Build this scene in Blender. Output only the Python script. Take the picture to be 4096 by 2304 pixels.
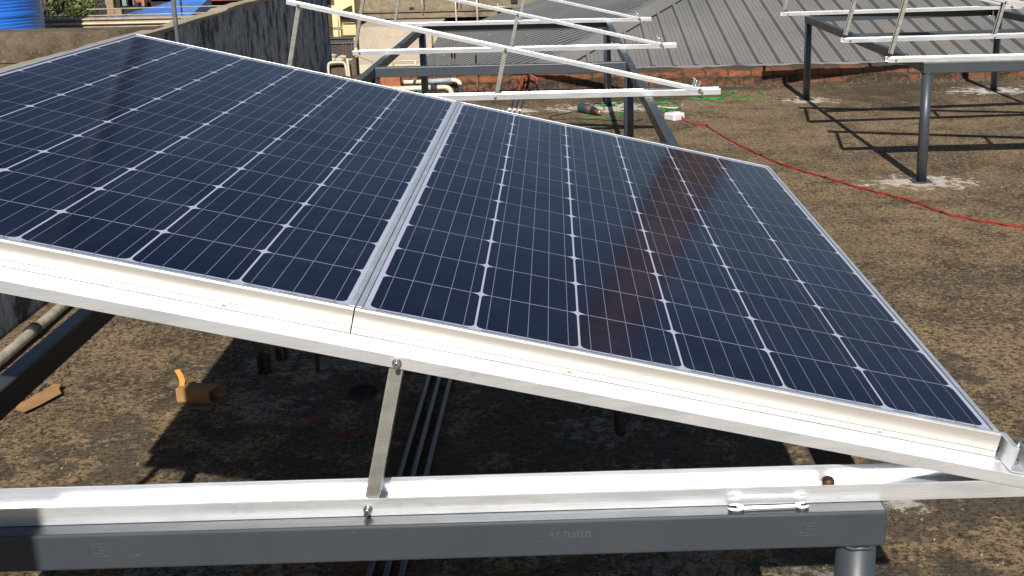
import bpy, bmesh, math, random
from math import sin, cos, pi, radians, sqrt, atan2
from mathutils import Vector, Matrix
random.seed(7)
for o in list(bpy.data.objects): bpy.data.objects.remove(o)
sc = bpy.context.scene
col = sc.collection

# ------------------------------------------------------------------ camera
cam_d = bpy.data.cameras.new('camera'); cam = bpy.data.objects.new('camera', cam_d); col.objects.link(cam)
def rotv(r):
    r = Vector(r); a = r.length
    return Matrix.Rotation(a, 3, r.normalized())
F_PX = 4658.9; CX, CY = 2318.95, 924.04
Rw = rotv((-0.2649, 0.0230, -0.0203))           # world <- (right, forward, up)
R4 = Rw.to_4x4() @ Matrix.Rotation(pi/2, 4, 'X')
cam.matrix_world = Matrix.Translation((1.25104, -1.63855, 0.32356)) @ R4
cam_d.sensor_width = 36; cam_d.lens = F_PX/4096*36
cam_d.shift_x = -(CX-2048)/4096; cam_d.shift_y = -(1152-CY)/4096
cam_d.clip_start = .05; cam_d.clip_end = 500
sc.camera = cam

# ------------------------------------------------------------------ world, sun, exposure
SUN_EL = radians(35.9)
w = bpy.data.worlds.new('World'); sc.world = w; w.use_nodes = True
nt = w.node_tree; bg = nt.nodes['Background']
sky = nt.nodes.new('ShaderNodeTexSky'); sky.sky_type = 'NISHITA'; sky.sun_disc = False
sky.sun_elevation = SUN_EL; sky.sun_rotation = radians(180); sky.air_density = 1.0; sky.dust_density = .5
nt.links.new(sky.outputs[0], bg.inputs[0]); bg.inputs[1].default_value = 0.05
sd = bpy.data.lights.new('sun', 'SUN'); so = bpy.data.objects.new('sun', sd); col.objects.link(so)
sd.energy = 5.0; sd.angle = radians(.5); sd.color = (1, .94, .86)
so.rotation_euler = (pi/2-SUN_EL, 0, 0)          # light travels +Y and down
sc.view_settings.view_transform = 'Standard'; sc.view_settings.look = 'None'
sc.view_settings.exposure = 0.25; sc.view_settings.gamma = 1
sc.render.engine = 'CYCLES'

TH = 0.2328                                       # tilt of the panels
FZ = -1.232                                       # terrace floor
TZ = -0.53                                        # top of the steel tables

# ------------------------------------------------------------------ helpers
def link(a, b): b.id_data.links.new(a, b)
class NT:
    def __init__(s, name):
        s.m = bpy.data.materials.new(name); s.m.use_nodes = True; s.t = s.m.node_tree
        s.p = s.t.nodes['Principled BSDF']; s.tc = s.t.nodes.new('ShaderNodeTexCoord')
        s.v = s.tc.outputs['Object']
    def n(s, k, **kw):
        x = s.t.nodes.new('ShaderNode'+k)
        for a, b in kw.items(): setattr(x, a, b)
        return x
    def l(s, a, b): s.t.links.new(a, b)
    def mapping(s, scale=(1,1,1), rot=(0,0,0)):
        m = s.n('Mapping'); m.inputs['Scale'].default_value = scale; m.inputs['Rotation'].default_value = rot
        s.l(s.v, m.inputs[0]); return m.outputs[0]
    def noise(s, scale, det=4, rough=.55, vec=None, dist=0):
        x = s.n('TexNoise'); x.inputs['Scale'].default_value = scale; x.inputs['Detail'].default_value = det
        x.inputs['Roughness'].default_value = rough; x.inputs['Distortion'].default_value = dist
        s.l(vec or s.v, x.inputs['Vector']); return x.outputs['Fac']
    def vor(s, scale, vec=None, feat='F1'):
        x = s.n('TexVoronoi', feature=feat); x.inputs['Scale'].default_value = scale; s.l(vec or s.v, x.inputs['Vector'])
        return x
    def ramp(s, f, a, b, ca=(0,0,0,1), cb=(1,1,1,1)):
        x = s.n('ValToRGB'); e = x.color_ramp.elements; e[0].position = a; e[1].position = b; e[0].color = ca; e[1].color = cb
        s.l(f, x.inputs[0]); return x.outputs[0]
    def math(s, op, a, b=None):
        x = s.n('Math', operation=op)
        for i, q in enumerate((a, b)):
            if q is None: continue
            if isinstance(q, (int, float)): x.inputs[i].default_value = q
            else: s.l(q, x.inputs[i])
        return x.outputs[0]
    def mix(s, f, a, b):
        x = s.n('Mix', data_type='RGBA')
        if isinstance(f, (int, float)): x.inputs[0].default_value = f
        else: s.l(f, x.inputs[0])
        for i, q in ((6, a), (7, b)):
            if isinstance(q, tuple): x.inputs[i].default_value = (*q[:3], 1)
            else: s.l(q, x.inputs[i])
        return x.outputs[2]
    def bump(s, h, strength=.3, dist=.002):
        b = s.n('Bump'); b.inputs['Strength'].default_value = strength; b.inputs['Distance'].default_value = dist
        s.l(h, b.inputs['Height']); s.l(b.outputs[0], s.p.inputs['Normal'])
    def set(s, **kw):
        for k, q in kw.items():
            i = s.p.inputs[k.replace('_', ' ')]
            if isinstance(q, tuple): i.default_value = (*q[:3], 1)
            elif isinstance(q, (int, float)): i.default_value = q
            else: s.l(q, i)
        return s

def simple(name, a, b=None, scale=8, rough=.6, metal=0, bumpd=0, bs=40, lo=.35, hi=.65, coat=0, det=5):
    m = NT(name); b = b or tuple(c*.7 for c in a)
    m.set(Base_Color=m.mix(m.ramp(m.noise(scale, det), lo, hi), a, b), Roughness=rough, Metallic=metal, Coat_Weight=coat)
    if bumpd: m.bump(m.noise(bs, 5), .6, bumpd)
    return m.m

def aniso(m, d, amt=.85):
    c = m.n('CombineXYZ')
    for i in range(3): c.inputs[i].default_value = d[i]
    m.l(c.outputs[0], m.p.inputs['Tangent']); m.p.inputs['Anisotropic'].default_value = amt
def mat_alu(name, rot=0, base=(.88,.91,.95), dull=(.66,.69,.72), metal=.62, rough=.29, an=.8):
    m = NT(name)
    mv = m.mapping((1.2, 160, 160), (0, rot, 0))
    st = m.noise(3, 3, .6, mv)
    mv2 = m.mapping((3, 14, 14), (0, rot, 0))
    bl = m.ramp(m.noise(2.5, 6, .65, mv2), .42, .72)
    sp = m.ramp(m.noise(26, 6, .7), .60, .72)
    c = m.mix(bl, base, dull); c = m.mix(m.math('MULTIPLY', sp, .45), c, tuple(x*.75 for x in dull))
    ln = m.ramp(m.noise(4, 6, .8, m.mapping((.8, 330, 330), (0, rot, 0))), .50, .66); c = m.mix(m.math('MULTIPLY', ln, .5), c, tuple(x*.62 for x in dull))
    m.set(Base_Color=c, Metallic=metal, Roughness=m.math('ADD', m.math('MULTIPLY', st, .25), rough-.08))
    m.bump(st, .22, .0006)
    if an: aniso(m, (cos(rot), 0, sin(rot)), an)
    return m.m
M = {}
M['alu'] = mat_alu('aluminium_rail'); M['alu_t'] = mat_alu('aluminium_tilted', -TH)
M['strut'] = mat_alu('aluminium_strut', -TH+pi/2, (.40,.40,.36), (.24,.24,.22), .6, .45, 0)
m = NT('anodised_frame'); mv = m.mapping((1, 200, 200), (0, -TH, 0)); st = m.noise(2, 2, .5, mv)
m.set(Base_Color=m.mix(m.ramp(m.noise(5, 4), .3, .8), (.74,.71,.655), (.66,.63,.58)), Metallic=.70, Roughness=.40); m.bump(st, .08, .0004); aniso(m, (cos(TH), 0, -sin(TH)), .75); M['frame'] = m.m
m = NT('frame_top'); m.set(Base_Color=m.mix(m.ramp(m.noise(30, 6, .7), .45, .7), (.60,.66,.72), (.80,.83,.86)), Metallic=.55, Roughness=.38); m.bump(m.noise(60,4),.15,.0008); M['frametop'] = m.m
# photovoltaic surfaces: glass over white sheet, dark cells and tinned busbars
def glassy(name, c, c2=None, sc_=40):
    m = NT(name)
    dust = m.ramp(m.noise(3.5, 8, .72), .45, .80)
    base = m.mix(m.ramp(m.noise(sc_, 3), .3, .7), c, c2 or c)
    base = m.mix(m.math('MULTIPLY', dust, .05), base, (.38,.42,.48))
    m.set(Base_Color=base, Roughness=.45, Coat_Weight=.56, Coat_IOR=1.25, Coat_Tint=(.80,.81,1.0), Coat_Roughness=m.math('ADD', m.math('MULTIPLY', m.noise(9, 5), .05), .075))
    m.p.inputs['Specular IOR Level'].default_value = .08
    return m
M['sheet'] = glassy('white_backsheet', (.58,.60,.63)).m
for k_, q_ in enumerate((.85, 1.0, 1.2)): M['cell%d' % k_] = glassy('silicon_cell', (.0024*q_,.0044*q_,.0165*q_), (.004*q_,.0070*q_,.0235*q_), 3.0).m
M['bus'] = glassy('tinned_busbar', (.24,.27,.32)).m
M['paint'] = None
m = NT('slate_paint')
ch = m.ramp(m.noise(7, 10, .8), .60, .78)
scr = m.ramp(m.noise(55, 4, .6, m.mapping((.25, 1, 1), (0, .5, 0))), .67, .72)
c = m.mix(m.math('MULTIPLY', ch, .25), (.040,.050,.063), (.11,.115,.115)); c = m.mix(m.math('MULTIPLY', m.math('MULTIPLY', scr, m.ramp(m.noise(5, 4, .6), .48, .62)), .35), c, (.30,.30,.28))
c = m.mix(m.math('MULTIPLY', m.ramp(m.noise(3.2, 8, .7), .45, .75), .35), c, (.070,.070,.065))
m.set(Base_Color=c, Roughness=m.math('ADD', m.math('MULTIPLY', m.noise(9, 5), .25), .28), Specular_IOR_Level=.55)
m.bump(m.noise(220, 3), .12, .0006); M['paint'] = m.m
M['steel'] = simple('zinc_bolt', (.7,.69,.68), (.4,.38,.36), 60, .22, .95)
M['chrome'] = simple('chrome', (.88,.87,.88), (.72,.70,.73), 40, .13, 1.0)
M['rust'] = simple('rust', (.30,.10,.035), (.13,.05,.02), 90, .7, .3, .0006, 200)
M['black'] = simple('black_rubber', (.015,.015,.017), (.03,.03,.03), 20, .5)
M['mark'] = simple('light_scratch', (.10,.115,.13), (.045,.055,.07), 160, .5)
M['ink'] = simple('dark_ink', (.03,.03,.035), (.06,.06,.06), 50, .6)
M['card'] = simple('cardboard', (.38,.21,.09), (.30,.165,.07), 30, .85, 0, .0004, 150)
M['cardin'] = simple('cardboard_inside', (.26,.17,.10), (.2,.13,.08), 30, .9)
M['orange'] = simple('orange_card_strip', (.80,.30,.05), (.7,.25,.04), 20, .8)
M['pvc'] = simple('cream_pvc_pipe', (.72,.68,.56), (.50,.45,.34), 5, .5, 0, .0005, 60)
M['pvcold'] = simple('weathered_pipe', (.50,.46,.37), (.30,.26,.20), 22, .65, 0, .001, 80)
M['greypipe'] = simple('grey_pipe', (.42,.47,.50), (.30,.34,.37), 9, .5)
M['conduit'] = simple('dark_conduit', (.05,.062,.08), (.03,.035,.045), 14, .28)
M['redcable'] = simple('red_cable', (.46,.035,.028), (.30,.03,.025), 12, .38)
M['greencable'] = simple('green_cable', (.025,.36,.055), (.02,.24,.04), 12, .4)
M['white'] = simple('white_plastic', (.85,.80,.82), (.75,.72,.73), 12, .35)
M['toolgreen'] = simple('dark_teal_plastic', (.025,.06,.065), (.04,.08,.085), 40, .45)
M['copper'] = simple('brass_nozzle', (.65,.38,.22), (.45,.25,.15), 60, .35, .7)
M['redplastic'] = simple('red_plastic', (.50,.012,.012), (.4,.01,.01), 20, .8)
M['bluetank'] = simple('blue_tank_plastic', (.018,.13,.62), (.03,.18,.66), 3, .32, 0, .001, 30)
M['tarp'] = simple('blue_tarpaulin', (.05,.18,.60), (.10,.26,.66), 2.5, .45, 0, .03, 3)
M['cream'] = simple('cream_wall_paint', (.80,.66,.36), (.62,.46,.26), 1.2, .8, 0, .002, 20, .52, .8)
M['darkwall'] = simple('dark_interior', (.03,.025,.022), (.015,.013,.012), 2, .8)
M['curtain'] = simple('pale_teal_curtain', (.33,.42,.42), (.25,.32,.33), 3, .8)
M['pillar'] = simple('brown_stone_pillar', (.34,.25,.15), (.24,.17,.10), 5, .85, 0, .006, 12)
M['redroof'] = simple('red_roof_sheet', (.42,.11,.08), (.32,.08,.06), 3, .6)
M['ground'] = simple('town_ground', (.16,.14,.11), (.08,.07,.05), .6, .9)
M['wood'] = simple('weathered_wood', (.22,.16,.10), (.10,.07,.045), 14, .85, 0, .002, 60)
M['lightwood'] = simple('pale_rod', (.40,.37,.32), (.26,.23,.19), 10, .7)
M['leaf'] = simple('green_leaf', (.12,.155,.035), (.06,.09,.02), 2.2, .55)
M['trunk'] = simple('bark', (.10,.07,.045), (.05,.035,.025), 10, .9)
M['brickplain'] = simple('orange_brick', (.40,.14,.06), (.26,.09,.045), 14, .9, 0, .003, 50)
M['galv'] = simple('galvanised_pole', (.26,.30,.34), (.18,.21,.24), 14, .5, .2)
M['tower'] = simple('brown_brick_stack', (.19,.105,.035), (.13,.072,.026), 1.5, .9)
M['slab'] = None

# ---- weathered concrete family
def mossy(name, tan, dark, s1=1.4, s2=9, lo=.42, hi=.62, streak=None, bump=.01, bias=None):
    m = NT(name)
    v = m.mapping(streak) if streak else m.v
    a = m.ramp(m.noise(s1, 8, .7, v), lo, hi); b = m.ramp(m.noise(s2, 8, .75, v), .40, .62)
    f = m.math('MAXIMUM', m.math('MULTIPLY', a, .9), m.math('MULTIPLY', b, .65))
    c = m.mix(f, tan, dark)
    c = m.mix(m.ramp(m.noise(s2*6, 4, .6), .58, .75), c, tuple(min(1, x*1.35) for x in tan))
    m.set(Base_Color=c, Roughness=.9); m.bump(m.noise(s2*3, 8, .7, v), .8, bump)
    return m.m
M['leftwall'] = mossy('mossy_whitewashed_wall', (.48,.53,.58), (.010,.010,.011), 7, 26, .47, .57, (1, 1, .42), .012)
M['coping'] = mossy('sunlit_coping', (.46,.40,.30), (.20,.16,.11), 2.5, 14, .45, .75, (3, .6, 1), .006)
M['brownwall'] = mossy('brown_mossy_wall', (.20,.15,.10), (.040,.029,.020), 2.2, 10, .35, .6, None, .015)
M['ledge'] = mossy('pale_weathered_ledge', (.50,.40,.25), (.24,.18,.10), 2.0, 12, .45, .75, (.5, 1, 2), .01)
M['slab'] = mossy('mossy_concrete_slab', (.30,.25,.17), (.085,.065,.042), 1.6, 7, .40, .66, (.8, 1, 1.4), .02)
M['plaster'] = mossy('grey_plaster', (.44,.38,.31), (.33,.28,.22), .9, 4, .45, .8, None, .004)
M['creamplaster'] = mossy('cream_plaster', (.62,.54,.40), (.45,.38,.27), 2, 9, .5, .8, None, .006)
M['gate'] = simple('dark_sheet_gate', (.055,.052,.058), (.085,.075,.07), 2.5, .6)
M['gatebar'] = simple('grey_gate_bar', (.22,.22,.21), (.16,.16,.16), 5, .6)

# ---- brick parapet
m = NT('brick_parapet')
bv = m.n('Mapping'); m.l(m.v, bv.inputs[0]); bv.inputs['Rotation'].default_value = (pi/2, 0, 0)
bk = m.n('TexBrick'); m.l(bv.outputs[0], bk.inputs[0])
for k, q in (('Scale', 1), ('Mortar Size', .012), ('Brick Width', .21), ('Row Height', .072)): bk.inputs[k].default_value = q
bk.inputs['Color1'].default_value = (.52,.16,.06,1); bk.inputs['Color2'].default_value = (.40,.12,.05,1); bk.inputs['Mortar'].default_value = (.10,.075,.05,1)
mo = m.ramp(m.noise(4, 9, .75), .38, .52); mo2 = m.ramp(m.noise(22, 8, .8), .46, .60)
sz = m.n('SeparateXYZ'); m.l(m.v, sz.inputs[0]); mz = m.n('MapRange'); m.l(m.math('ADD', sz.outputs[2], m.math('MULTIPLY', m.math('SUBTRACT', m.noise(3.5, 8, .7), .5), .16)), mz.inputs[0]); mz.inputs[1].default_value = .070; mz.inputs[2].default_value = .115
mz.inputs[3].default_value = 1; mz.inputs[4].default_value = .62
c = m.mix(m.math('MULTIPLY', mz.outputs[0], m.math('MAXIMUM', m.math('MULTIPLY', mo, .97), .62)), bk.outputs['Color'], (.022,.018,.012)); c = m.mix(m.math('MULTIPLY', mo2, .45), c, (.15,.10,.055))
m.set(Base_Color=c, Roughness=.92); m.bump(m.noise(30, 8, .8), 1, .012); M['brick'] = m.m

# ---- terrace floor
m = NT('weathered_terrace_floor')
big = m.noise(.9, 10, .74, dist=.5); mid = m.noise(3.4, 10, .78); fine = m.noise(52, 8, .82); grit = m.noise(130, 5, .7)
tan = m.mix(m.ramp(m.noise(1.7, 8, .7), .36, .64), (.37,.265,.148), (.27,.190,.105))
c = m.mix(m.ramp(big, .45, .60), tan, (.150,.112,.070))
c = m.mix(m.math('MULTIPLY', m.ramp(mid, .50, .60), .72), c, (.055,.041,.028))
c = m.mix(m.math('MULTIPLY', m.ramp(m.noise(13, 9, .8), .52, .60), .5), c, (.045,.034,.023))
c = m.mix(m.math('MULTIPLY', m.ramp(fine, .485, .54), .84), c, (.030,.022,.014))
c = m.mix(m.math('MULTIPLY', m.ramp(m.noise(46, 8, .82), .53, .58), .72), c, (.46,.345,.21))
vo = m.vor(95); peb = m.math('MULTIPLY', m.ramp(vo.outputs['Distance'], .16, .30, (1,1,1,1), (0,0,0,1)), m.ramp(vo.outputs['Color'], .62, .66))
peb = m.math('MULTIPLY', peb, m.ramp(mid, .42, .56))
c = m.mix(m.math('MULTIPLY', peb, .8), c, (.52,.44,.32))
sx = m.n('SeparateXYZ'); m.l(m.v, sx.inputs[0])
# damp moss band along the parapet and dark patches painting shade under the panels
mossband = m.ramp(m.math('ADD', sx.outputs[1], m.math('MULTIPLY', m.math('SUBTRACT', mid, .5), 4.0)), .0, 1.0)
mr = m.n('MapRange'); m.l(m.math('ADD', sx.outputs[1], m.math('MULTIPLY', m.math('SUBTRACT', big, .5), 7.0)), mr.inputs[0]); mr.inputs[1].default_value = 7.6; mr.inputs[2].default_value = 9.0
c = m.mix(m.math('MULTIPLY', mr.outputs[0], .62), c, (.045,.034,.022))
rust = m.ramp(m.noise(2.1, 6, .7), .66, .74); c = m.mix(m.math('MULTIPLY', rust, .35), c, (.17,.055,.02))
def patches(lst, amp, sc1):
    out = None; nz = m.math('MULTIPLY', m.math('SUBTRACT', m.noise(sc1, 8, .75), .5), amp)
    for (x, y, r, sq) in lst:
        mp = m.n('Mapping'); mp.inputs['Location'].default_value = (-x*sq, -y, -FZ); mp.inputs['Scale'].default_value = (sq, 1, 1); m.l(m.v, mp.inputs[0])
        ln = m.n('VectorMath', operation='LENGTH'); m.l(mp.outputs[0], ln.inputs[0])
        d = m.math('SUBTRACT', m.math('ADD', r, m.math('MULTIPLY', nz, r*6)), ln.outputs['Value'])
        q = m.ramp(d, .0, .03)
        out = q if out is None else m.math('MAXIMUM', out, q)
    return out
shade_patch = patches([(1.15,1.45,.95,.8), (3.3,.6,.25,1), (-.2,1.2,.2,.7)], 1.6, 4.0)  # large patch paints deeper shade under the panels, two small dark ones beside
c = m.mix(m.math('MULTIPLY', shade_patch, .62), c, (.050,.047,.043))
rs = patches([(.42,1.84,.05,.8), (.57,1.73,.055,.7), (.55,.95,.05,.5), (.74,.96,.05,.5)], 1.2, 16)
c = m.mix(m.math('MULTIPLY', m.math('MULTIPLY', rs, m.ramp(m.noise(40, 8, .8), .44, .54)), .8), c, (.30,.085,.03))
white = patches([(3.39,4.99,.13,.55), (3.37,8.13,.12,.7), (5.05,8.42,.17,.6), (1.68,7.98,.18,.5), (0.92,7.93,.12,.8), (2.17,1.20,.05,1), (.15,7.95,.14,.8)], 1.5, 13)
c = m.mix(m.math('MULTIPLY', m.math('MULTIPLY', white, .95), m.ramp(m.noise(45, 8, .8), .32, .48)), c, (.66,.61,.53))
grey = patches([(.20,2.33,.11,1), (.38,2.30,.10,1), (.54,2.34,.09,1), (.24,1.95,.11,.8), (.40,2.02,.05,1), (1.38,1.70,.09,.6), (1.5,1.35,.10,.6), (1.3,.75,.12,.5), (1.05,1.5,.06,1), (1.55,.9,.13,.6), (.62,1.55,.05,.7), (.3,.85,.2,.6)], 1.3, 12)
c = m.mix(m.math('MULTIPLY', m.math('MULTIPLY', grey, m.ramp(m.noise(30, 8, .8), .46, .56)), .7), c, (.40,.39,.36))
m.set(Base_Color=c, Roughness=.92, Specular_IOR_Level=.25)
h = m.math('ADD', m.math('MULTIPLY', fine, .6), m.math('MULTIPLY', grit, .25)); h = m.math('ADD', h, m.math('MULTIPLY', peb, .25)); m.bump(h, 1.0, .016)
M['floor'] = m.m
# ---- roof sheet
m = NT('grey_roof_sheet')
c = m.mix(m.ramp(m.noise(.9, 6, .6), .35, .7), (.265,.253,.238), (.20,.20,.198))
c = m.mix(m.math('MULTIPLY', m.ramp(m.noise(8, 6, .7, m.mapping((3, .4, 1))), .5, .7), .35), c, (.22,.185,.150))
m.set(Base_Color=c, Roughness=.55, Metallic=.15); m.bump(m.noise(120, 3), .2, .002); M['roof'] = m.m

CAM_SCALED = [False]      # the neighbours' yard beyond the parapet is scaled up about the camera
M['roof3'] = simple('lit_rib_grey', (.12,.125,.128), (.09,.094,.098), .8, .8)  # lighter grey paints the light caught by the rib flanks
M['roof2'] = simple('shaded_roof_grey', (.072,.076,.080), (.052,.056,.060), .8, .8)  # same roof, side slope's weaker light put into a darker grey
class MB:
    def __init__(s): s.v = []; s.f = []; s.mi = []; s.sm = []
    def add(s, vs, fs, T=None, mi=0, smooth=False):
        b = len(s.v)
        vs = [tuple(T(*p)) if T else tuple(p) for p in vs]
        if CAM_SCALED[0]: vs = [(1.12*x-.150, 1.12*y+.197, 1.12*z-.0389) for x, y, z in vs]
        s.v += vs
        for f in fs: s.f.append([b+i for i in f]); s.mi.append(mi); s.sm.append(smooth)
    def box(s, x0, x1, y0, y1, z0, z1, T=None, mi=0):
        s.add([(x0,y0,z0),(x1,y0,z0),(x1,y1,z0),(x0,y1,z0),(x0,y0,z1),(x1,y0,z1),(x1,y1,z1),(x0,y1,z1)],
              [(0,3,2,1),(4,5,6,7),(0,1,5,4),(1,2,6,5),(2,3,7,6),(3,0,4,7)], T, mi)
    def prof(s, pts, t0, t1, fn, mi=0):          # closed profile (a,b) swept t0..t1, fn(t,a,b)->xyz
        n = len(pts); vs = [fn(t0, a, b) for a, b in pts] + [fn(t1, a, b) for a, b in pts]
        fs = [(i, (i+1) % n, n+(i+1) % n, n+i) for i in range(n)] + [tuple(range(n))[::-1], tuple(range(n, 2*n))]
        s.add(vs, fs, None, mi)
    def tube(s, pts, r, n=10, mi=0, caps=True):
        pts = [Vector(p) for p in pts]; rs = r if isinstance(r, (list, tuple)) else [r]*len(pts)
        t = (pts[1]-pts[0]).normalized(); up = Vector((0,0,1)) if abs(t.z) < .9 else Vector((1,0,0))
        a = t.cross(up).normalized(); vs = []
        for i, p in enumerate(pts):
            d = ((pts[min(i+1, len(pts)-1)]-pts[max(i-1, 0)])).normalized()
            a = (a - d*a.dot(d)).normalized(); b = d.cross(a)
            for k in range(n):
                q = 2*pi*k/n; vs.append(tuple(p + (a*cos(q)+b*sin(q))*rs[i]))
        fs = []
        for i in range(len(pts)-1):
            for k in range(n): fs.append((i*n+k, i*n+(k+1) % n, (i+1)*n+(k+1) % n, (i+1)*n+k))
        b0 = len(s.v); s.add(vs, fs, None, mi, True)
        if caps:
            s.f.append([b0+k for k in range(n)][::-1]); s.mi.append(mi); s.sm.append(False)
            s.f.append([b0+(len(pts)-1)*n+k for k in range(n)]); s.mi.append(mi); s.sm.append(False)
    def build(s, name, mats, parent=None, loc=(0,0,0), bevel=0, seg=2):
        me = bpy.data.meshes.new(name); L = Vector(loc) + (Vector(parent.get('_o', (0,0,0))) if parent else Vector())
        base = Vector(parent['_o']) if parent else Vector(loc)
        me.from_pydata([tuple(Vector(v)-base) for v in s.v], [], s.f)
        for mm in (mats if isinstance(mats, (list, tuple)) else [mats]): me.materials.append(mm)
        for i, p in enumerate(me.polygons): p.material_index = s.mi[i]; p.use_smooth = s.sm[i]
        bm = bmesh.new(); bm.from_mesh(me); bmesh.ops.recalc_face_normals(bm, faces=bm.faces); bm.to_mesh(me); bm.free()
        o = bpy.data.objects.new(name, me); col.objects.link(o)
        if parent: o.parent = parent; o['_o'] = parent['_o']
        else: o.location = base; o['_o'] = tuple(base)
        if bevel:
            b = o.modifiers.new('bevel', 'BEVEL'); b.width = bevel; b.segments = seg; b.limit_method = 'ANGLE'; b.angle_limit = radians(40)
            b.harden_normals = False
        return o
def tag(o, label=None, cat=None, group=None, kind=None):
    for k, q in (('label', label), ('category', cat), ('group', group), ('kind', kind)):
        if q: o[k] = q
    return o
def thing(name, loc, label, cat, group=None):
    o = bpy.data.objects.new(name, None); col.objects.link(o); o.location = loc; o['_o'] = tuple(loc); o.empty_display_size = .05
    return tag(o, label, cat, group)
def copy_tree(o, parent=None):
    c = o.copy(); col.objects.link(c); c.parent = parent
    for ch in list(o.children): copy_tree(ch, c)
    return c
def smooth_path(pts, k=6):
    P = [Vector(p) for p in pts]; out = []
    for i in range(len(P)-1):
        a, b, c, d = P[max(i-1,0)], P[i], P[i+1], P[min(i+2, len(P)-1)]
        for j in range(k):
            t = j/k; out.append(.5*((2*b)+(c-a)*t+(2*a-5*b+4*c-d)*t*t+(3*b-a-3*c+d)*t**3))
    out.append(P[-1]); return out
def PT(u, v, wv): return (u*cos(TH)+wv*sin(TH), v, -u*sin(TH)+wv*cos(TH))      # panel frame -> world

# ------------------------------------------------------------------ setting: terrace and ground
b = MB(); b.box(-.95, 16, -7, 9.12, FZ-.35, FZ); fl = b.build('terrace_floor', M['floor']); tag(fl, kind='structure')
b = MB(); b.box(-150, 150, -80, 300, -7.4, -7.0); gr = b.build('ground', M['ground']); tag(gr, kind='structure')
b = MB(); b.box(-.7, 15.8, -6.8, 9.0, -7.0, FZ-.352); tag(b.build('building_below', M['plaster']), kind='structure')

# left boundary wall with uneven coping
t = thing('boundary_wall', (-1.1, 4, FZ), 'tall mossy dark boundary wall with streaked whitewash beside the left panel', 'wall')
b = MB(); ys = [-6 + i*.25 for i in range(65)]; ys[-1] = 9.95
for i in range(len(ys)-1):
    pass
zt = lambda y: -.252 + .002*sin(y*2.1) + .002*sin(y*5.7+1)
vs = []; fs = []
NZ = 14
for i, y in enumerate(ys):
    for k in range(NZ+1):
        z = FZ - .3 + (zt(y)-FZ+.3)*k/NZ
        vs.append((-.955 + .003*sin(y*3.3+z*5) + .002*sin(y*11+z*7), y, z))
n = NZ+1
for i in range(len(ys)-1):
    for k in range(NZ): fs.append((i*n+k, (i+1)*n+k, (i+1)*n+k+1, i*n+k+1))
b.add(vs, fs); b.box(-1.045, -.97, -6, 9.95, FZ-.3, -.285); b.build('wall_body', M['leftwall'], t)
b = MB(); rnd = random.Random(3); vs = []; fs = []; yy = [1.01+i*.08 for i in range(113)]
for y in yy:
    j = rnd.uniform(-.004, .004); step = .0 if y > 6.35 else -.010
    vs += [(-.948+j, y, zt(y)-.012), (-.940+j, y, zt(y)+.016+j*.5+step), (-1.055-j, y, zt(y)+.014+j*.4+step), (-1.05, y, zt(y)-.012)]
for i in range(len(yy)-1):
    for k in range(4): fs.append((i*4+k, (i+1)*4+k, (i+1)*4+(k+1) % 4, i*4+(k+1) % 4))
fs += [(0,1,2,3), tuple(len(yy)*4-4+k for k in (3,2,1,0))]
b.add(vs, fs); b.build('coping', M['coping'], t)
t = thing('garden_wall', (-3, 5.1, FZ), 'brown moss stained wall behind the upper left corner of the left panel', 'wall')
b = MB(); b.box(-9, -1.0, 5.0, 5.2, -7, -.246); b.build('wall_body', M['brownwall'], t)
b = MB(); b.box(-9, -1.19, 4.992, 5.0, -.415, -.405); b.build('ledge_line', M['brownwall'], t)

# brick parapet at the far edge
t = thing('brick_parapet', (4, 9.2, FZ), 'low crumbling red brick parapet under the grey roof eave', 'parapet wall')
b = MB(); rnd = random.Random(5)
xs = [-.95 + i*.055 for i in range(250)]
vs = []; fs = []; NZ = 6
for i, x in enumerate(xs):
    top = -1.092 + (.006*sin(x*9)+rnd.uniform(-.006,.006))
    for k in range(NZ+1):
        vs.append((x, 9.11 + .02*(x > 3)*(x-3)*.9 + rnd.uniform(-.006,.006) - .018*(k == 0), FZ-.01+(top-FZ)*k/NZ))
    vs.append((x, 9.42, top))
n = NZ+2
for i in range(len(xs)-1):
    for k in range(n-1): fs.append((i*n+k, (i+1)*n+k, (i+1)*n+k+1, i*n+k+1))
b.add(vs, fs); b.box(-.95, 12.8, 9.38, 9.45, FZ-.4, -1.11); b.build('brickwork', M['brick'], t)

# ------------------------------------------------------------------ hipped sheet metal roof behind the parapet
CAM_SCALED[0] = True
t = thing('sheet_metal_roof', (4, 10, -1.1), 'hipped grey ribbed sheet metal roof beyond the brick parapet', 'roof')
TP = math.tan(radians(10.5)); HX = lambda y: 1.10+(y-9.18)*.5764; KZ = TP/.5764
z_front = lambda y: -1.078+(y-9.18)*TP
z_left = lambda x: -1.078+(x-1.10)*KZ
def ribprof(p0, p1):
    out = []; p = p0
    while p < p1:
        for d, h in ((0,0),(.010,.040),(.036,.040),(.046,0),(.078,0),(.084,.006),(.090,0),(.118,0),(.124,.006),(.130,0),(.160,0),(.166,.006),(.172,0)):
            if p+d < p1: out.append((p+d, h))
        p += .2
    out.append((p1, 0)); return out
b = MB(); pr = ribprof(1.14, 12.5); vs = []; fs = []
for x, h in pr:
    yt = min(14.0, 9.18+(x-1.10)/.5764)
    e = .0
    for q in (9.17, yt): vs.append((x, q, z_front(q)+h))
for i in range(len(pr)-1): fs.append((2*i, 2*i+2, 2*i+3, 2*i+1))
b.add(vs, fs); b.add([(x, y+ .004, z-.012) for x, y, z in vs], fs)
b.box(1.12, 12.5, 9.158, 9.168, -1.094, -1.046); b.build('front_slope', M['roof'], t)
b = MB(); vs = []; fs = []; pr = []; q_ = 9.34
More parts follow.
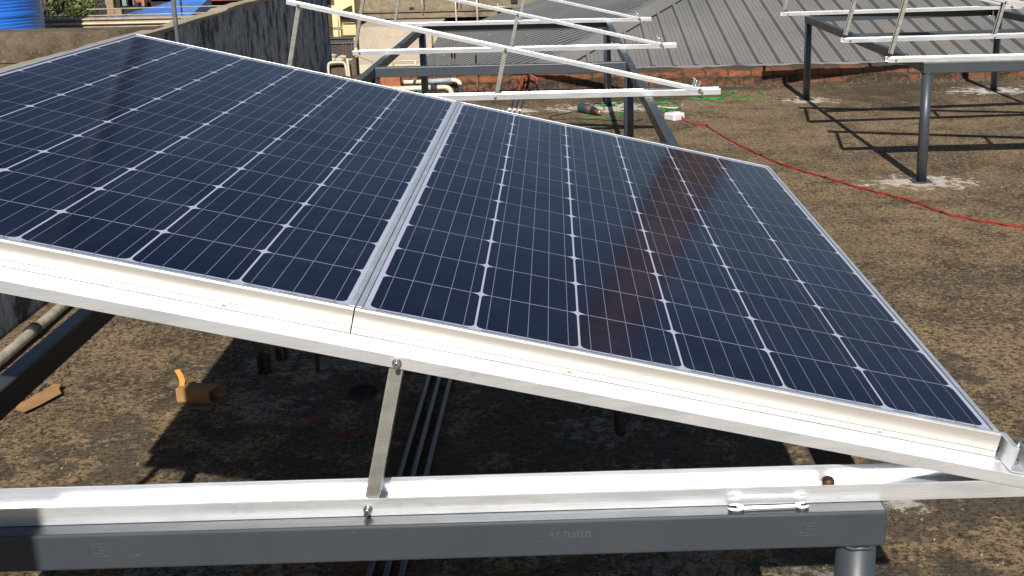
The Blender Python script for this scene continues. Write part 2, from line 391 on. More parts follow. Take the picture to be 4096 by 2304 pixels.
while q_ < 19.3: pr += [(q_,0),(q_+.008,.014),(q_+.04,.014),(q_+.05,0)]; q_ += .26
pr.append((19.4, 0))
for y, h in pr:
    xe = -.77+(18.6-y)*.045; xt = min(HX(y), 3.88)
    for q in (xe, xt): vs.append((q, y, z_left(q)+h))
for i in range(len(pr)-1): fs.append((2*i, 2*i+1, 2*i+3, 2*i+2))
b.add(vs, fs)
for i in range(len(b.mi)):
    if i % 4 == 0: b.mi[i] = 1  # sunward rib flanks get the lighter grey
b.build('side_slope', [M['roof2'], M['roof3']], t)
b = MB()
def hipT(s_, o_, h_):   # along hip, offset, height
    y = 9.25+s_; x = HX(y)
    px, py = .866, -.5
    z = z_front(y) + .034 + h_ - (abs(o_)*.16)
    return (x+px*o_, y+py*o_, z)
b.prof([(-.17,0),(-.165,.012),(0,.030),(.165,.012),(.17,0),(.165,-.003),(0,.018),(-.165,-.003)], 0, 4.75, hipT)
b.build('hip_cap', M['roof'], t)
b = MB(); rnd = random.Random(2)
for k in range(60):
    x = rnd.uniform(1.6, 8); y = rnd.choice([9.7, 10.7, 11.7]) 
    x = 1.14+.2*round((x-1.14)/.2)+.1
    if x > HX(y)+.2: b.tube([(x,y,z_front(y)),(x,y,z_front(y)+.012)], .008, 6)
for k in range(40):
    y = rnd.uniform(9.6, 18); x = rnd.choice([-.3,.3,.9]); 
    if x < HX(y)-.3: b.tube([(x,y,z_left(x)),(x,y,z_left(x)+.014)], .009, 6)
b.build('roof_screws', M['steel'], t)
b = MB(); b.box(-.4, 12.3, 9.6, 9.75, -6, -1.7); b.box(3.9, 12.3, 13.95, 14.0, -6, -.25); b.box(-.4,3.8,18.5,18.6,-6,-1.75); b.build('house_wall', M['plaster'], t)

CAM_SCALED[0] = False
# ------------------------------------------------------------------ steel tables
def post(b, x, y, r=.030, z0=FZ, z1=TZ-.06): b.tube([(x,y,z0),(x,y,z1)], r, 24)
def add_post(t, x, y, square=False, pl=.055):
    b = MB()
    if square: b.box(x-.027, x+.027, y-.027, y+.027, FZ+.004, TZ-.06)
    else: b.tube([(x,y,FZ+.004),(x,y,TZ-.0585)], .030, 28)
    p = b.build('post', M['paint'], t, bevel=.003 if square else 0)
    b = MB(); b.box(x-pl, x+pl, y-pl, y+pl, FZ+.0005, FZ+.006); b.build('base_plate', M['paint'], p, bevel=.001)
    b = MB()
    if not square: 
        b.tube([(x+.031*cos(a), y+.031*sin(a), TZ-.0605+.0012*sin(a*7)) for a in [i*pi/24 for i in range(49)]], .0032, 6, caps=False)
        b.build('weld_bead', M['paint'], p)
t = thing('steel_table', (.95, 4, FZ), 'long dark slate steel table frame running from under the panels to the middle racks', 'steel frame')
b = MB(); b.box(-.9, 1.722, -.107, -.047, TZ-.058, TZ); fb = b.build('front_beam', M['paint'], t, bevel=.004, seg=3)
for cx_, s_ in ((.572, .013), (1.606, .013)):      # faint stamped squares on the beam face
    b = MB()
    y = -.1074; z0 = -.5555
    for dx0, dx1, dz in ((-.9,.9,.75),(-.3,.6,.35),(-.4,.7,-.05),(-.9,.3,-.45),(-.8,.9,-.8)):
        b.box(cx_+dx0*s_, cx_+dx1*s_, y, y+.0012, z0+dz*s_, z0+dz*s_+.0007)
    for dx in (-1, 1): b.box(cx_+dx*s_, cx_+dx*s_+.0006, y, y+.0012, z0-.6*s_, z0+.6*s_)
    b.build('stamped_square', M['mark'], fb)
fc = bpy.data.curves.new('stamp', 'FONT'); fc.body = 'AT TESTED'; fc.size = .0125; fc.extrude = .0004; fc.align_x = 'CENTER'
fo = bpy.data.objects.new('stamp_tmp', fc); col.objects.link(fo); dg = bpy.context.evaluated_depsgraph_get(); me = bpy.data.meshes.new_from_object(fo.evaluated_get(dg))
bpy.data.objects.remove(fo); me.materials.clear(); me.materials.append(M['mark'])
so_ = bpy.data.objects.new('stamped_letters', me); col.objects.link(so_); so_.parent = fb; so_.location = Vector((1.255, -.1072, -.557))-Vector(t.location); so_.rotation_euler = (pi/2, 0, 0)
so_.location = Vector((1.255, -.1072, -.557))-Vector(t.location)
for x0, x1 in ((.135, .175), (1.675, 1.715)):
    b = MB(); b.box(x0, x1, -.0455, 8.125, TZ-.058, TZ-.0015); b.build('side_beam', M['paint'], t, bevel=.003)
for y0 in (5.32, 8.065):
    b = MB(); b.box(.1765, 1.6735, y0, y0+.06, TZ-.058, TZ); cb = b.build('cross_beam', M['paint'], t, bevel=.003)
b = MB(); b.box(.1765, 1.6735, 2.72, 2.78, TZ-.058, TZ-.001); b.build('cross_beam', M['paint'], t, bevel=.003)
for x, y in ((1.685, -.077), (1.686, 5.35), (.165, 5.35), (1.683, 8.09), (.155, 8.09), (-.6, -.077)): add_post(t, x, y)

t3 = thing('steel_table', (4.3, 6.6, FZ), 'separate dark slate steel table frame standing at the right by the roof eave', 'steel frame')
def sk(x, y): return (x, y + (x-3.36)*.055*max(0,(y-5)/3.2)*1.0)
b = MB(); b.box(3.352, 5.10, 4.977, 5.037, TZ-.062, TZ); b.build('front_beam', M['paint'], t3, bevel=.004)
b = MB(); b.box(3.352, 3.392, 5.0385, 8.23, TZ-.0585, TZ-.0015); b.build('side_beam', M['paint'], t3, bevel=.003)
b = MB(); b.box(5.04, 5.08, 5.0385, 8.47, TZ-.0585, TZ-.0015); b.build('side_beam', M['paint'], t3, bevel=.003)
for ya, yb in ((6.60, 6.74), (8.24, 8.48)):
    b = MB(); vs = [(3.3935, ya, 0), (5.0385, yb, 0), (5.0385, yb+.06, 0), (3.3935, ya+.06, 0)]
    b.add([(x,y,TZ-.0575) for x,y,_ in vs]+[(x,y,TZ-.0005) for x,y,_ in vs], [(0,3,2,1),(4,5,6,7),(0,1,5,4),(1,2,6,5),(2,3,7,6),(3,0,4,7)])
    b.build('cross_beam', M['paint'], t3, bevel=.003)
for x, y in ((3.383, 5.007), (3.372, 8.16), (5.07, 8.42), (5.06, 5.007)): add_post(t3, x, y)

# ------------------------------------------------------------------ tilted aluminium mounts (lower rail, hinged tilt rail, struts)
def make_mount(label, group, near=True):
    # local frame: y=0 is the front face, world otherwise
    t = thing('tilt_mount', (.95, .035, TZ), label, 'mounting rail', group)
    th = .0025
    b = MB(); U = [(0,0),(.068,0),(.068,.028),(.068-th,.028),(.068-th,th),(th,th),(th,.028),(0,.028)]
    b.prof(U, -.066, 2.045, lambda q, a, c: (q, .002+a, TZ+.0005+c)); 
    b.build('lower_rail', M['alu'], t, bevel=.0006)
    b = MB(); V = [(0,-.0185),(0,0),(.076,0),(.076,-.0185),(.076-th,-.0185),(.076-th,-th),(th,-th),(th,-.0185)]
    b.prof(V, .004, 2.034, lambda q, a, c: PT(q, a, -.0362+c))
    for a0 in (.0375, .0405): b.box(.004, 2.034, a0, a0+.001, -.0362, -.0355, PT)      # extruded rib on top
    b.build('tilt_rail', M['alu_t'], t, bevel=.0006)
    # struts: open channel at right angles to the tilt rail
    for uc, w0 in ((.062, -.478), (1.053, -.268)):
        b = MB(); S = [(-.010,.006),(.010,.006),(.010,.044),(-.010,.044),(-.010,.0395),(.0075,.0395),(.0075,.0105),(-.010,.0105)]
        b.prof(S, w0, -.0392, lambda q, a, c: PT(uc+a, c, q))
        for g_ in (-.006, -.003, 0, .003, .006): b.prof([(g_,.0052),(g_+.0012,.0052),(g_+.0012,.006),(g_,.006)], w0, -.05, lambda q, a, c: PT(uc+a, c, q))
        b.build('strut', M['strut'], t, bevel=.0008)
    # bolts through the rails
    for (u_, w_) in ((.062, -.047), (1.053, -.046)):
        c0 = PT(u_, 0, w_); b = MB()
        b.tube([(c0[0], -.009, c0[2]), (c0[0], -.003, c0[2])], .0058, 6); b.tube([(c0[0], -.019, c0[2]), (c0[0], -.001, c0[2])], .0038, 10); b.tube([(c0[0], -.003, c0[2]), (c0[0], -.0002, c0[2])], .0070, 14)
        b.build('bolt', M['steel'], t)
    for (x_, z_) in ((-.022, TZ+.016), (.957, TZ+.012), (1.955, TZ+.013)):
        b = MB(); b.tube([(x_, -.006, z_), (x_, .0015, z_)], .0058, 6); b.tube([(x_, -.017, z_), (x_, .001, z_)], .0038, 10); b.tube([(x_, -.0012, z_), (x_, .0018, z_)], .0070, 14)
        b.build('bolt', M['steel'], t)
    # end clamp: Z shaped plate with its bolt at the low end
    b = MB(); Z = [(1.973,-.035),(1.973,.002),(1.966,.002),(1.966,.0045),(1.9755,.0045),(1.9755,-.0325),(1.9995,-.0325),(1.9995,-.005),(2.002,-.005),(2.002,-.035)]
    b.prof([(a, c) for a, c in Z], .004, .058, lambda q, a, c: PT(a, q, c))
    k = b.build('end_clamp', M['alu_t'], t, bevel=.0004)
    b = MB(); p0 = PT(1.987, .034, -.034); p1 = PT(1.987, .034, .006); b.tube([p0, p1], .004, 10); p0 = PT(1.987,.034,-.031); p1 = PT(1.987,.034,-.024); b.tube([p0, p1], .0085, 6)
    b.build('clamp_bolt', M['steel'], k)
    return t
proto = make_mount('foreground aluminium tilt rail and lower rail carrying the front edge of both panels', 'tilted rail mounts')
proto.location.y += -.079
c0 = PT(2.008, 0, -.0445); b = MB(); b.tube([(c0[0], -.012, c0[2]), (c0[0], -.003, c0[2])], .0085, 6); b.tube([(c0[0], -.003, c0[2]), (c0[0], -.0002, c0[2])], .0105, 14)
hb = b.build('bolt', M['steel'])
HBL = Vector(hb.location) - Vector((.95, .035, TZ)); hb_me = hb.data; bpy.data.objects.remove(hb)
def place(x0, y0, label, rz=0, dz=0):
    c = copy_tree(proto); c.location = (.95+x0, .035+y0, TZ+dz); c.rotation_euler = (0, 0, rz); c['label'] = label
    h = bpy.data.objects.new('bolt', hb_me); col.objects.link(h); h.parent = c; h.location = HBL; return c
place(-.14, 1.80, 'hidden aluminium tilt mount under the back edge of the two solar panels')
place(0, 3.95, 'nearest empty aluminium tilt mount on the middle rack, just behind the panels')
place(0, 6.0, 'second empty aluminium tilt mount of the middle rack, between the nearest and farthest ones')
place(0, 8.0, 'farthest empty aluminium tilt mount of the middle rack, close to the grey roof')
place(3.22, 5.0, 'front empty aluminium tilt mount of the right rack above the round post')
place(3.22, 6.06, 'second empty aluminium tilt mount of the right rack, over its middle beam', radians(2.6), 0).location.y += .06
place(3.22, 8.24, 'rear empty aluminium tilt mount of the right rack against the ribbed roof', radians(5.5)).location.y += .06

# ------------------------------------------------------------------ solar panels
def make_panel(label):
    t = thing('solar_panel', PT(.48, .95, -.036), label, 'solar panel', 'solar panels on the tilted rails')
    u0, u1, v0, v1 = -.0155, .9747, -.025, 1.931
    # aluminium frame (outer faces and top lips)
    b = MB()
    L = .0085
    def side(bb, a0, a1, c0, c1): bb.box(a0, a1, c0, c1, -.0355, .0012, PT)
    # long and short bars, butted
    b.box(u0, u1, v0, v0+.0022, -.0355, .0012, PT); b.box(u0, u1, v1-.0022, v1, -.0355, .0012, PT)
    b.box(u0, u0+.0022, v0+.0024, v1-.0024, -.0355, .0012, PT); b.box(u1-.0022, u1, v0+.0024, v1-.0024, -.0355, .0012, PT)
    b.box(u0, u1, v0-.0024, v0-.0002, -.0353, -.0262, PT)         # front face in two bands with a groove between
    b.box(u0, u1, v0-.0024, v0-.0002, -.0252, .0012, PT)
    b.box(u0+.003, u1-.003, v0+.0025, v0+.03, -.0355, -.034, PT); b.box(u0+.003, u1-.003, v1-.03, v1-.0025, -.0355, -.034, PT)
    fr = b.build('frame', M['frame'], t, bevel=.0004)
    b = MB()
    b.box(u0, u1, v0, v0+L, .0014, .0030, PT); b.box(u0, u1, v1-L, v1, .0014, .0030, PT)
    b.box(u0, u0+L, v0+L+.0004, v1-L-.0004, .0014, .0030, PT); b.box(u1-L, u1, v0+L+.0004, v1-L-.0004, .0014, .0030, PT)
    b.build('frame_lip', M['frametop'], fr, bevel=.0005)
    # mounting holes
    for uu in (.31, .79):
        b = MB()
        P = [PT(uu+.0035*cos(a), v0-.0030, -.031+.0022*sin(a)) for a in [k*pi/8 for k in range(16)]]
        Q = [(x, y+.001, z) for x, y, z in P]; b.add(P+Q, [tuple(range(16))]+[(i,(i+1)%16,16+(i+1)%16,16+i) for i in range(16)])
        b.build('drain_hole', M['pvcold'], fr)
    # glass: back sheet, 72 chamfered cells, busbars
    b = MB(); b.add([(u0+.003, v0+.003, -.0006), (u1-.003, v0+.003, -.0006), (u1-.003, v1-.003, -.0006), (u0+.003, v1-.003, -.0006)], [(0,1,2,3)], PT, 0)
    hs = .0783; ch = .0108; m_ = .0033; rc = random.Random(3)
    for c in range(6):
        for r in range(12):
            cu = (c+.5)*.16; cv = (r+.5)*.1588
            q = [(hs,-(hs-ch)),(hs,hs-ch),(hs-m_,hs-m_),(hs-ch,hs),(-(hs-ch),hs),(-(hs-m_),hs-m_),(-hs,hs-ch),(-hs,-(hs-ch)),(-(hs-m_),-(hs-m_)),(-(hs-ch),-hs),(hs-ch,-hs),(hs-m_,-(hs-m_))]
            b.add([(cu+x, cv+y*1.001, -.0003) for x, y in q], [tuple(range(12))], PT, rc.choice((1, 3, 3, 4)))
        for k in range(5):
            uu = (c+.5)*.16 + (k-2)*.0313
            b.add([(uu-.00055, -.006, 0), (uu+.00055, -.006, 0), (uu+.00055, 1.9116, 0), (uu-.00055, 1.9116, 0)], [(0,1,2,3)], PT, 2)
    # collector ribbons on the white margins
    for vv in (-.0085, 1.9125):
        for a0, a1 in ((.012, .150), (.170, .470), (.490, .79), (.81, .845)):
            b.add([(a0,vv,0),(a1,vv,0),(a1,vv+.0045,0),(a0,vv+.0045,0)], [(0,1,2,3)], PT, 2)
    gl = b.build('glass', [M['sheet'], M['cell0'], M['bus'], M['cell1'], M['cell2']], t)
    b = MB(); rnd = random.Random(9); uu = .862                       # tiny unreadable serial line
    while uu < .945:
        w_ = rnd.uniform(.0008, .0022)
        b.add([(uu,-.0090,.0003),(uu+w_,-.0090,.0003),(uu+w_,-.0090+rnd.uniform(.0016,.003),.0003),(uu,-.0065,.0003)], [(0,1,2,3)], PT, 0)
        uu += w_+rnd.uniform(.0006, .0016)
        if rnd.random() < .12: uu += .003
    b.build('serial_print', M['ink'], gl)
    return t
pa = make_panel('left solar panel, whose upper corner rises before the mossy wall')
pb = copy_tree(pa); d_ = Vector(PT(.992, 0, 0)); pb.location = Vector(pa.location)+d_; pb['label'] = 'right solar panel, lower of the two, reflecting a brown vertical streak'

# ------------------------------------------------------------------ small things on the foreground rails
def prism(b, outline, z0, z1, T=None, mi=0):
    n = len(outline); b.add([(x,y,z0) for x,y in outline]+[(x,y,z1) for x,y in outline], [tuple(range(n))[::-1], tuple(range(n,2*n))]+[(i,(i+1)%n,n+(i+1)%n,n+i) for i in range(n)], T, mi)
# open ended spanner
b = MB()
def head(cx_, dirx, R, jaw, ang):
    pts = []
    for k in range(0, 25):
        a = radians(ang + 28 + k*(304)/24); pts.append((cx_+dirx*R*cos(a), R*.92*sin(a)))
    ca, sa = cos(radians(ang)), sin(radians(ang))
    def J(l, w_): return (cx_+dirx*(l*ca-w_*sa), l*sa+w_*ca)
    pts += [J(R*.95, -jaw), J(.1*R, -jaw), J(-.18*R, -jaw*.5), J(-.18*R, jaw*.5), J(.1*R, jaw), J(R*.95, jaw)]
    return pts
Ts = lambda x, y, z: (x, -.0925+y + (x-1.547)*.02, TZ+z)
prism(b, head(1.5, -1, .0125, .0045, 15), .0008, .0062, Ts)
prism(b, head(1.598, 1, .0105, .0038, 15), .0008, .0056, Ts)
prism(b, [(1.508,-.0048),(1.59,-.004),(1.59,.004),(1.508,.0048)], .0014, .0048, Ts)
prism(b, [(1.512,-.0022),(1.586,-.0018),(1.586,.0018),(1.512,.0022)], .0048, .0054, Ts)
o = b.build('spanner', M['chrome'], loc=(1.547, -.0925, TZ), bevel=.0008); tag(o, 'shiny chrome open ended spanner lying on the foreground steel beam', 'spanner')
b = MB(); b.tube([(1.648,-.042,TZ+.003),(1.648,-.042,TZ+.008)], .011, 16); b.tube([(1.648,-.042,TZ+.008),(1.648,-.042,TZ+.020),(1.648,-.042,TZ+.023)], [.0105,.0102,.007], 6)
o = b.build('anchor_bolt', simple('dark_brown_rust', (.13,.06,.03), (.05,.025,.015), 90, .5, .5), loc=(1.648, -.042, TZ+.003)); tag(o, 'brown rusty bolt head sticking up inside the foreground lower rail', 'bolt')
proto_bolt = None

# ------------------------------------------------------------------ cardboard
t = thing('cardboard_box', (.02, 2.03, FZ), 'small open brown cardboard carton on the floor at the panel shadow edge', 'cardboard box')
ca = radians(-22)
def CT(x, y, z): return (.02+x*cos(ca)-y*sin(ca)*1.0, 2.04+x*sin(ca)*.55+y*cos(ca), FZ+z)
b = MB()
def sheet(b, P, mi=0, th=.0015):
    P = [Vector(p) for p in P]; nrm = (P[1]-P[0]).cross(P[2]-P[0]).normalized()*th; n = len(P)
    b.add([tuple(p) for p in P]+[tuple(p+nrm) for p in P], [tuple(range(n))[::-1], tuple(range(n,2*n))]+[(i,(i+1)%n,n+(i+1)%n,n+i) for i in range(n)], None, mi)
Lx, W_, H_ = .068, .026, .046
sheet(b, [CT(-Lx,-W_,0), CT(Lx,-W_,0), CT(Lx,W_,0), CT(-Lx,W_,0)])
sheet(b, [CT(-Lx,-W_,.002), CT(Lx*.93,-W_,.002), CT(Lx*.86,-W_,H_), CT(-Lx,-W_,H_)])
sheet(b, [CT(-Lx,W_,.002), CT(Lx,W_,.002), CT(Lx,W_,H_), CT(-Lx,W_,H_)])
sheet(b, [CT(-Lx,-W_,H_), CT(Lx,-W_,H_), CT(Lx,W_,H_+.002), CT(-Lx,W_,H_+.002)])
sheet(b, [CT(-Lx,-W_,.002), CT(-Lx,W_,.002), CT(-Lx,W_,H_), CT(-Lx,-W_,H_)])
b.build('carton', M['card'], t)
b = MB(); sheet(b, [CT(Lx,-W_,.001), CT(Lx+.034,-W_*.7,.004), CT(Lx+.040,W_*.8,.006), CT(Lx,W_,.001)]); sheet(b, [CT(Lx,W_,.006), CT(Lx+.018,W_*1.2,.008), CT(Lx+.015,W_*1.2,.036), CT(Lx,W_,.040)])
sheet(b, [CT(Lx*.93,-W_-.001,.002), CT(Lx*1.15,-W_-.004,.0025), CT(Lx*.8,-W_-.001,.03)])
b.build('end_flap', M['cardin'], t)
b = MB(); pth = [CT(-Lx+.004,.0,H_), CT(-Lx+.006,.004,H_+.018), CT(-Lx-.002,.006,H_+.038), CT(-Lx-.012,.006,H_+.056)]
for i in range(3):
    a0, a1 = Vector(pth[i]), Vector(pth[i+1]); o_ = Vector((.009, 0, .002)); sheet(b, [a0-o_, a0+o_, a1+o_, a1-o_])
b.build('tear_strip', M['orange'], t)
b = MB()
sheet(b, [(-.575,1.99,FZ+.020),(-.552,1.955,FZ+.016),(-.525,1.94,FZ+.014),(-.498,2.00,FZ+.013),(-.462,2.09,FZ+.016),(-.482,2.12,FZ+.020),(-.488,2.155,FZ+.024),(-.513,2.15,FZ+.026),(-.527,2.085,FZ+.024),(-.543,2.075,FZ+.023),(-.548,2.03,FZ+.022)]); o = b.build('cardboard_scrap', M['card'], loc=(-.53,2.05,FZ)); tag(o, 'torn flat cardboard scrap on the floor beside the dark left beam', 'cardboard scrap')

# ------------------------------------------------------------------ floor fittings
for k in range(3):
    xm = .748+k*.041
    b = MB(); pts = smooth_path([(xm+.0150*y + .004*sin(y*1.3+k), y, FZ+.0105) for y in [-1.5,-.5,.5,1.5,2.5,3.5,4.5,5.5,6.5,7.5,8.3,8.95]], 3)
    t = thing('conduit', (xm+.05, 4, FZ), ['leftmost','middle','rightmost'][k]+' of three dark conduit pipes running side by side on the floor', 'conduit', 'parallel conduits on the floor')
    b.tube(pts, .0098, 12); b.build('pipe', M['conduit'], t)
    b = MB(); y = 7.93-.03*k; x = xm+.015*y+.004*sin(y*1.3+k); b.tube([(x-.001,y-.03,FZ+.014),(x,y+.03,FZ+.014)], .0135, 12); b.build('coupling', M['white'], t)
M['stubm'] = simple('dark_rebar', (.07,.06,.05), (.02,.018,.016), 60, .8, .2, .002, 90)
def stub(x, y, h, n, label, lean=0, name='rebar_stub', r=.008, mt='stubm'):
    b = MB(); rnd = random.Random(int(x*1000+y*100))
    for i in range(n):
        a = 2*pi*i/n+.5; dx = (n > 1)*.017*cos(a); dy = (n > 1)*.017*sin(a); hh = h*rnd.uniform(.8,1.05)
        ps = [(x+dx+lean*q*hh+rnd.uniform(-.001,.001), y+dy+rnd.uniform(-.001,.001), FZ+hh*q) for q in (0,.2,.4,.6,.8,1)]
        b.tube(ps, [r*rnd.uniform(.9,1.15) for _ in ps], 9)
    o = b.build(name, M[mt], loc=(x, y, FZ)); tag(o, label, 'metal stub'); return o
stub(.185, 2.27, .080, 4, 'cluster of four mortar caked rebar stubs in the shade right of the carton', r=.0085)
stub(.215, 2.40, .05, 3, 'smaller rebar stub cluster just behind the mortar caked one', r=.008)
stub(.375, 2.27, .08, 1, 'single short rebar stub standing in grey mortar in the shade', r=.008)
stub(.52, 2.42, .05, 2, 'pair of dark rebar stubs close under the foreground rail', r=.008)
stub(1.425, 1.68, .17, 1, 'brown wooden peg hanging in the gap under the right panel', lean=-.12, r=.015)
t = thing('floor_drain', (.565, 2.06, FZ), 'dark round floor drain with a rusty orange rim left of the strut', 'drain')
b = MB(); b.tube([(.565+.052*cos(a), 2.06+.066*sin(a), FZ+.003) for a in [i*pi/16 for i in range(33)]], .0045, 7, caps=False); b.build('rim', simple('dark_rust', (.13,.04,.015), (.03,.015,.01), 30, .8), t)
b = MB(); prism(b, [(.565+.05*cos(a), 2.06+.063*sin(a)) for a in [i*pi/12 for i in range(24)]], FZ+.0006, FZ+.003); b.build('hole_disc', simple('hole_black', (.006,.005,.005), (.012,.01,.008), 40, 1.0), t)  # flat disc, the hole's darkness put into its near-black colour
b = MB(); b.tube([(-.82,-3,FZ+.03),(-.80,0,FZ+.028),(-.812,1.6,FZ+.030),(-.805,2.4,FZ+.03),(-.83,3.2,FZ+.03),(-.86,5,FZ+.03)], .021, 16)
t = thing('floor_pipe', (-.82, 2, FZ), 'weathered cream pipe lying along the foot of the left mossy wall', 'pipe'); b.build('pipe', M['pvcold'], t)
b = MB(); b.tube([(-.815,2.66,FZ+.03),(-.815,2.72,FZ+.032)], .027, 14); b.build('joint', M['black'], t)
# crumbled mortar under the left side beam
b = MB(); rnd = random.Random(11)
ico = bmesh.new(); bmesh.ops.create_icosphere(ico, subdivisions=1, radius=1); IV = [tuple(v.co) for v in ico.verts]; IF = [tuple(v.index for v in f.verts) for f in ico.faces]; ico.free()
def clump(b, x, y, z, s, rnd, mi=0):
    k = [rnd.uniform(.6, 1.25) for _ in IV]; b.add([(x+p[0]*s*k[i], y+p[1]*s*k[i], z+p[2]*s*.6*k[i]) for i, p in enumerate(IV)], IF, None, mi)
for i in range(420):
    y = rnd.uniform(1.7, 3.0); clump(b, -.62+rnd.gauss(0, .045)+.03*sin(y*9), y, FZ+.004, rnd.uniform(.004, .018), rnd)
o = b.build('mortar_rubble', M['brownwall']); tag(o, 'crumbled brown mortar strewn along the foot of the left steel beam', 'rubble', kind='stuff')
b = MB()
for i in range(900):
    x = rnd.uniform(-.3, 6); y = 9.10-abs(rnd.gauss(0, .10))+max(0,x-3)*.018; clump(b, x, y, FZ+.002, rnd.uniform(.004, .02), rnd)
o = b.build('brick_rubble', M['brownwall']); tag(o, 'loose crumbs and dead moss gathered at the foot of the brick parapet', 'rubble', kind='stuff')
b = MB()
for i in range(2600):
    q = rnd.random(); y = -.2+q*q*8; x = rnd.uniform(-.7+.0*y, 3.9); clump(b, x, y, FZ+.0008, rnd.uniform(.0012, .0045), rnd)
o = b.build('grit', simple('pale_grit', (.42,.35,.26), (.25,.2,.14), 30, .9)); tag(o, 'pale grit scattered over the terrace floor', 'grit', kind='stuff')

# ------------------------------------------------------------------ poles, pipes and bars at the parapet
t = thing('metal_pole', (-.90, 5.1, FZ), 'upright grey metal pole standing in front of the mossy wall top', 'pole')
b = MB(); b.tube([(-.905,5.12,FZ),(-.905,5.12,3.2)], .0130, 12); b.build('pole', M['galv'], t)
b = MB(); b.box(-.955,-.893,5.1,5.14,-.62,-.60); b.build('wall_bracket', M['galv'], t)
for k, (x, y, z0, z1, n_, lab) in enumerate(((.136,9.25,-1.1,-.70,1,'leftmost weathered bar rising from the brick parapet beside the plaster wall'),(.305,9.27,-1.1,-.69,2,'double weathered bar rising from the brick parapet between two single bars'),(.524,9.25,-1.1,-.73,1,'rightmost weathered bar rising from the brick parapet before the roof'))):
    b = MB()
    for i in range(n_):
        xx = x+i*.026; ps = [(xx+.003*sin(q*7+k+i), y, FZ+.005+(z1-FZ)*(q/8)*(1-.05*i)) for q in range(9)]
        ps = [(a, 9.085 , c) if c < -1.08 else (a, 9.10, c) for a, _, c in ps]
        b.tube(ps, .0085, 8)
    o = b.build('reinforcing_bar', M['wood'], loc=(x, 9.09, FZ)); tag(o, lab, 'metal bar', 'bars standing at the parapet')
# thick cream pipes
def pipe_thing(name, label, pts, r, mat_, k=6, cat='pipe', couplers=(), group=None):
    P = smooth_path(pts, k); t = thing(name, tuple(pts[0]), label, cat, group)
    b = MB(); b.tube(P, r, 16); b.build('pipe', mat_, t)
    for (p0, p1) in couplers: b = MB(); b.tube([p0, p1], r*1.14, 16); b.build('coupler', M['greypipe'], t)
    return t
pipe_thing('drain_pipe', 'uppermost thick cream pipe at the brick parapet with a grey right half', [(-.14,9.0,-1.118),(.0,9.0,-1.118),(.20,9.0,-1.112),(.30,9.0,-1.108),(.345,9.0,-1.115),(.372,8.99,-1.14),(.376,8.98,-1.19),(.376,8.98,FZ+.01)], .020, M['pvc'], 5, couplers=[((.08,9.0,-1.117),(.30,9.0,-1.108))])
pipe_thing('drain_pipe', 'middle thick cream pipe bending down in a broad elbow before the parapet', [(-.5,8.82,-1.150),(-.1,8.82,-1.150),(.14,8.82,-1.148),(.24,8.82,-1.146),(.285,8.82,-1.158),(.306,8.82,-1.19),(.308,8.82,FZ+.01)], .023, M['pvc'], 5, couplers=[((.07,8.82,-1.149),(.15,8.82,-1.148))])
pipe_thing('drain_pipe', 'lowest short cream pipe with a small elbow before the parapet', [(-.5,8.66,-1.20),(-.1,8.66,-1.195),(.10,8.66,-1.193),(.16,8.66,-1.192),(.195,8.66,-1.202),(.205,8.66,FZ+.01)], .020, M['pvc'], 5, couplers=[((.05,8.66,-1.194),(.12,8.66,-1.193))])
pipe_thing('vent_pipe', 'cream pipe bent in an upside down U beside the end of the mossy wall', [(-.872,9.3,-1.16),(-.872,9.3,-1.06),(-.868,9.3,-.985),(-.848,9.3,-.962),(-.80,9.3,-.958),(-.745,9.3,-.958),(-.715,9.3,-.972),(-.705,9.3,-1.02),(-.700,9.3,-1.10),(-.698,9.3,-1.16)], .0125, M['pvc'], 5)
pipe_thing('stand_pipe', 'short upright cream pipe with a wider collar beside the U bent pipe', [(-.672,9.26,-1.16),(-.675,9.26,-1.05),(-.682,9.26,-.92)], .0125, M['pvc'], 3, couplers=[])
b = MB(); b.box(-.65,-.615,9.34,9.5,-1.5,-.935); b.box(-.87,-.65,9.36,9.5,-1.5,-.965)
o = b.build('low_dark_wall', M['brownwall'], loc=(-.75,9.4,-1.5)); tag(o, 'low dark mossy stub wall behind the U bent pipe', 'wall')
b = MB(); b.box(-.328,-.150,8.86,8.97,FZ+.02,-1.035); o = b.build('brick_block', M['brickplain'], loc=(-.24,8.9,FZ), bevel=.008); tag(o, 'rough orange brick block beside the thick cream pipes', 'brick block')
b = MB(); b.box(-.92,-.55,9.2,9.32,FZ,-1.085); o = b.build('brick_kerb', M['brick'], loc=(-.74,9.25,FZ), bevel=.01); tag(o, 'short reddish brick kerb at the feet of the U bent pipe', 'kerb')
b = MB(); b.tube(smooth_path([(-.94,9.9,-.87),(-.7,9.9,-.97),(-.55,9.92,-1.04)],4), .0025, 6); 
o = b.build('overhead_wire', M['black'], loc=(-.75,9.9,-.95)); tag(o, 'thin black wire slanting down past the U bent pipe', 'wire')

